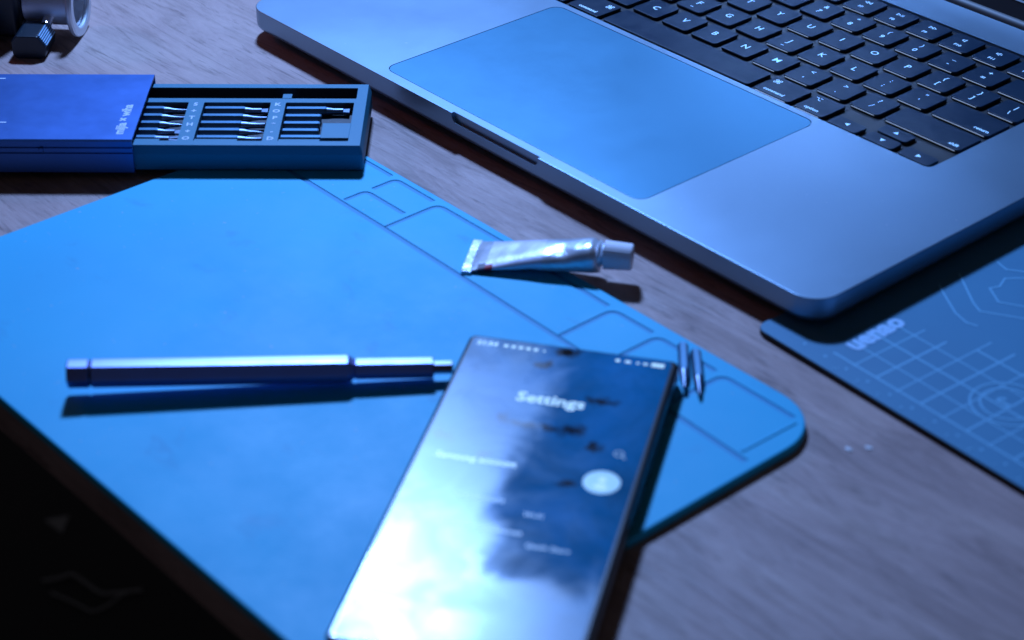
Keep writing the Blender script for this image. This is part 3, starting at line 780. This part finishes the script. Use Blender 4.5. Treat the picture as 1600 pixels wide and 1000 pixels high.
for t_, z_, x_, y_ in (("Connections", 3.3, 27, -92.5), ("Wi-Fi", 2.8, 46, -97.6), ("Connected devices", 3.3, 32, -107.2), ("Quick Share", 2.8, 54, -112.5)):
    ui('menu_text', M_uidim, lambda b: put_text(b, t_, z_, x_, y_, ZS, 0, .05))
bm = bmesh.new(); disc(bm, 63.2, -75.6, ZS, 6.1, 28); av = finish(bm, 'avatar', M_avatar, scr, smooth=False)
bm = bmesh.new(); disc(bm, 63.2, -74.4, ZS+.04, 1.3, 14); disc(bm, 63.2, -78, ZS+.04, 2.3, 14, 1.3); finish(bm, 'avatar_figure', M_ui, scr, smooth=False)
bm = bmesh.new(); box(bm, -.12, -PL+6, 2.5, .3, -PL+34, 6.6); finish(bm, 'red_rim_glint', M_redglint, ph, smooth=False)  # thin red block standing in for a red glint on the rim
bm = bmesh.new(); prism(bm, rrect(PW-.3, -62, PW+.45, -36, .2, 2), 3.4, 6.0, bt=.2); finish(bm, 'volume_button', M_phone, ph)
bm = bmesh.new(); prism(bm, rrect(PW-.3, -82, PW+.45, -70, .2, 2), 3.4, 6.0, bt=.2); finish(bm, 'power_button', M_phone, ph)

# ================================================================== clamp with steel ring at the back left
AX = R(43)
cl = tag(empty('tube_clamp', (-230.3, -59.4, 0), AX), 'black clamp with a steel ring and ribbed thumb knobs behind the bit case', 'clamp')
RZ = 16.6
bm = bmesh.new()
pr = [(-1.4, 13.0), (-1.4, 16.0), (-.6, 16.6), (.7, 16.6), (1.5, 16.0), (1.5, 12.6), (1.0, 12.0), (-.4, 12.0)]
n = 48; vr = [[bm.verts.new((t, r*math.cos(2*math.pi*i/n), RZ+r*math.sin(2*math.pi*i/n))) for i in range(n)] for t, r in pr]
for a, b in zip(vr, vr[1:]+vr[:1]):
    for i in range(n): bm.faces.new((a[i], a[(i+1) % n], b[(i+1) % n], b[i]))
finish(bm, 'ring', M_brush, cl)
bm = bmesh.new()
pr = [(-24, 9.0), (-24, 10.8), (-23.5, 11.3), (-1.5, 11.3), (-1.5, 13.2), (-.8, 13.2), (-.8, 10.4), (-18, 10.0), (-18, 9.0)]
vr = [[bm.verts.new((t, r*math.cos(2*math.pi*i/n), RZ+r*math.sin(2*math.pi*i/n))) for i in range(n)] for t, r in pr]
for a, b in zip(vr, vr[1:]+vr[:1]):
    for i in range(n): bm.faces.new((a[i], a[(i+1) % n], b[(i+1) % n], b[i]))
finish(bm, 'barrel', M_brush, cl)
bm = bmesh.new(); prism(bm, rrect(-60, -14, -24.2, 22, 4), 3, 34, bt=2, bb=2); finish(bm, 'clamp_body', M_knob, cl)
def knob(x, y, rot, sh=True):
    """thumb knob: block with a ribbed slanted flank, seen end-on"""
    k = empty('knob_pivot')
    bm = bmesh.new()
    prof = [(-8, 2.5), (-6.5, .15), (5.5, .15), (7.5, 1.5), (8.2, 6), (4.6, 11.4), (-5.5, 11.4), (-8, 8.5)]
    vr = [[bm.verts.new((a, yy, zz)) for a, zz in prof] for yy in (-9, 9)]; m_ = len(prof)
    for i in range(m_): bm.faces.new((vr[0][i], vr[0][(i+1) % m_], vr[1][(i+1) % m_], vr[1][i]))
    bm.faces.new(vr[0]); bm.faces.new(list(reversed(vr[1])))
    bmesh.ops.bevel(bm, geom=list(bm.edges), offset=.7, segments=2, affect='EDGES', profile=.5)
    mtx = Matrix.Translation((x, y, 0)) @ Matrix.Rotation(rot, 4, 'Z')
    bmesh.ops.transform(bm, matrix=mtx, verts=bm.verts)
    kn = finish(bm, 'thumb_knob', M_knob, cl); bpy.data.objects.remove(k)
    for j in range(6):
        t = .08+.84*j/5; a = 8.2+(4.6-8.2)*t; zz = 6+5.4*t
        bm = bmesh.new(); tube_path(bm, [(a, -7.6, zz), (a, 7.6, zz)], .42, 8)
        bmesh.ops.transform(bm, matrix=mtx, verts=bm.verts); finish(bm, 'rib', M_rib_highlit, kn)
    return kn
M_rib_highlit = mat("highlit_rib_plastic", (.30, .50, .70), .3, .3)  # black plastic ribs with their highlights put into a pale colour
knob(-16.5, -21, R(2)); knob(-45, -23, R(2))
bm = bmesh.new(); tube_path(bm, [(-12, -15, 10.0), (-12, -10, 11.5), (-12, -5, 13)], 2.6, 16); finish(bm, 'screw_shaft', M_chrome, cl)

# ================================================================== small things
random.seed(5)
for (x, y, lab) in ((235.2, -36.3, 'larger white crumb on bare wood between the two mats'), (231.3, -42.0, 'smaller white crumb on bare wood near the blue mat corner')):
    bm = bmesh.new(); bmesh.ops.create_icosphere(bm, subdivisions=2, radius=1)
    for v in bm.verts: v.co = Vector((v.co.x*random.uniform(1.0, 1.8), v.co.y*random.uniform(.6, 1.1), max(-.3, v.co.z)*.4+.13))
    o = finish(bm, 'crumb', M_crumb, smooth=False, loc=(x, y, .02)); tag(o, lab, 'crumb', 'crumbs on the desk')
def fl(pts, r, z=-722): return [(x, y, z+r*.3) for x, y in pts]
def smooth_path(p, n=5):
    out = []
    for i in range(len(p)-1):
        a, b, c, d = (Vector(p[max(i-1, 0)]), Vector(p[i]), Vector(p[i+1]), Vector(p[min(i+2, len(p)-1)]))
        for k in range(n):
            t = k/n; out.append(tuple(.5*((2*b)+(c-a)*t+(2*a-5*b+4*c-d)*t*t+(3*b-a-3*c+d)*t**3)))
    out.append(p[-1]); return out
cbl = tag(empty('loose_cable', (-690, 110, -725)), 'thin pale looped cable in the dark under the desk', 'cable')
bm = bmesh.new()
loop = [(-712, 100), (-706, 113), (-702, 124), (-682, 127), (-664, 130), (-655, 142), (-645, 158)]
tube_path(bm, [(x+690, y-110, 2.5) for x, y in smooth_path(loop)], 1.7, 6); o = finish(bm, 'strand', M_cable, cbl)
loop = [(-694, 98), (-676, 104), (-662, 108), (-650, 112), (-648, 126), (-652, 142), (-648, 156)]
bm = bmesh.new(); tube_path(bm, [(x+690, y-110, 2.0) for x, y in smooth_path(loop)], 1.3, 6); finish(bm, 'strand', M_cable, cbl)
bm = bmesh.new(); prism(bm, [(-97, 36), (-70, 38), (-88, 56)], .3, 1.2); o = finish(bm, 'paper_scrap', M_cable, None, smooth=False, loc=(-690, 110, -725)); tag(o, 'small pale scrap lying on the dark floor beyond the cable', 'scrap')
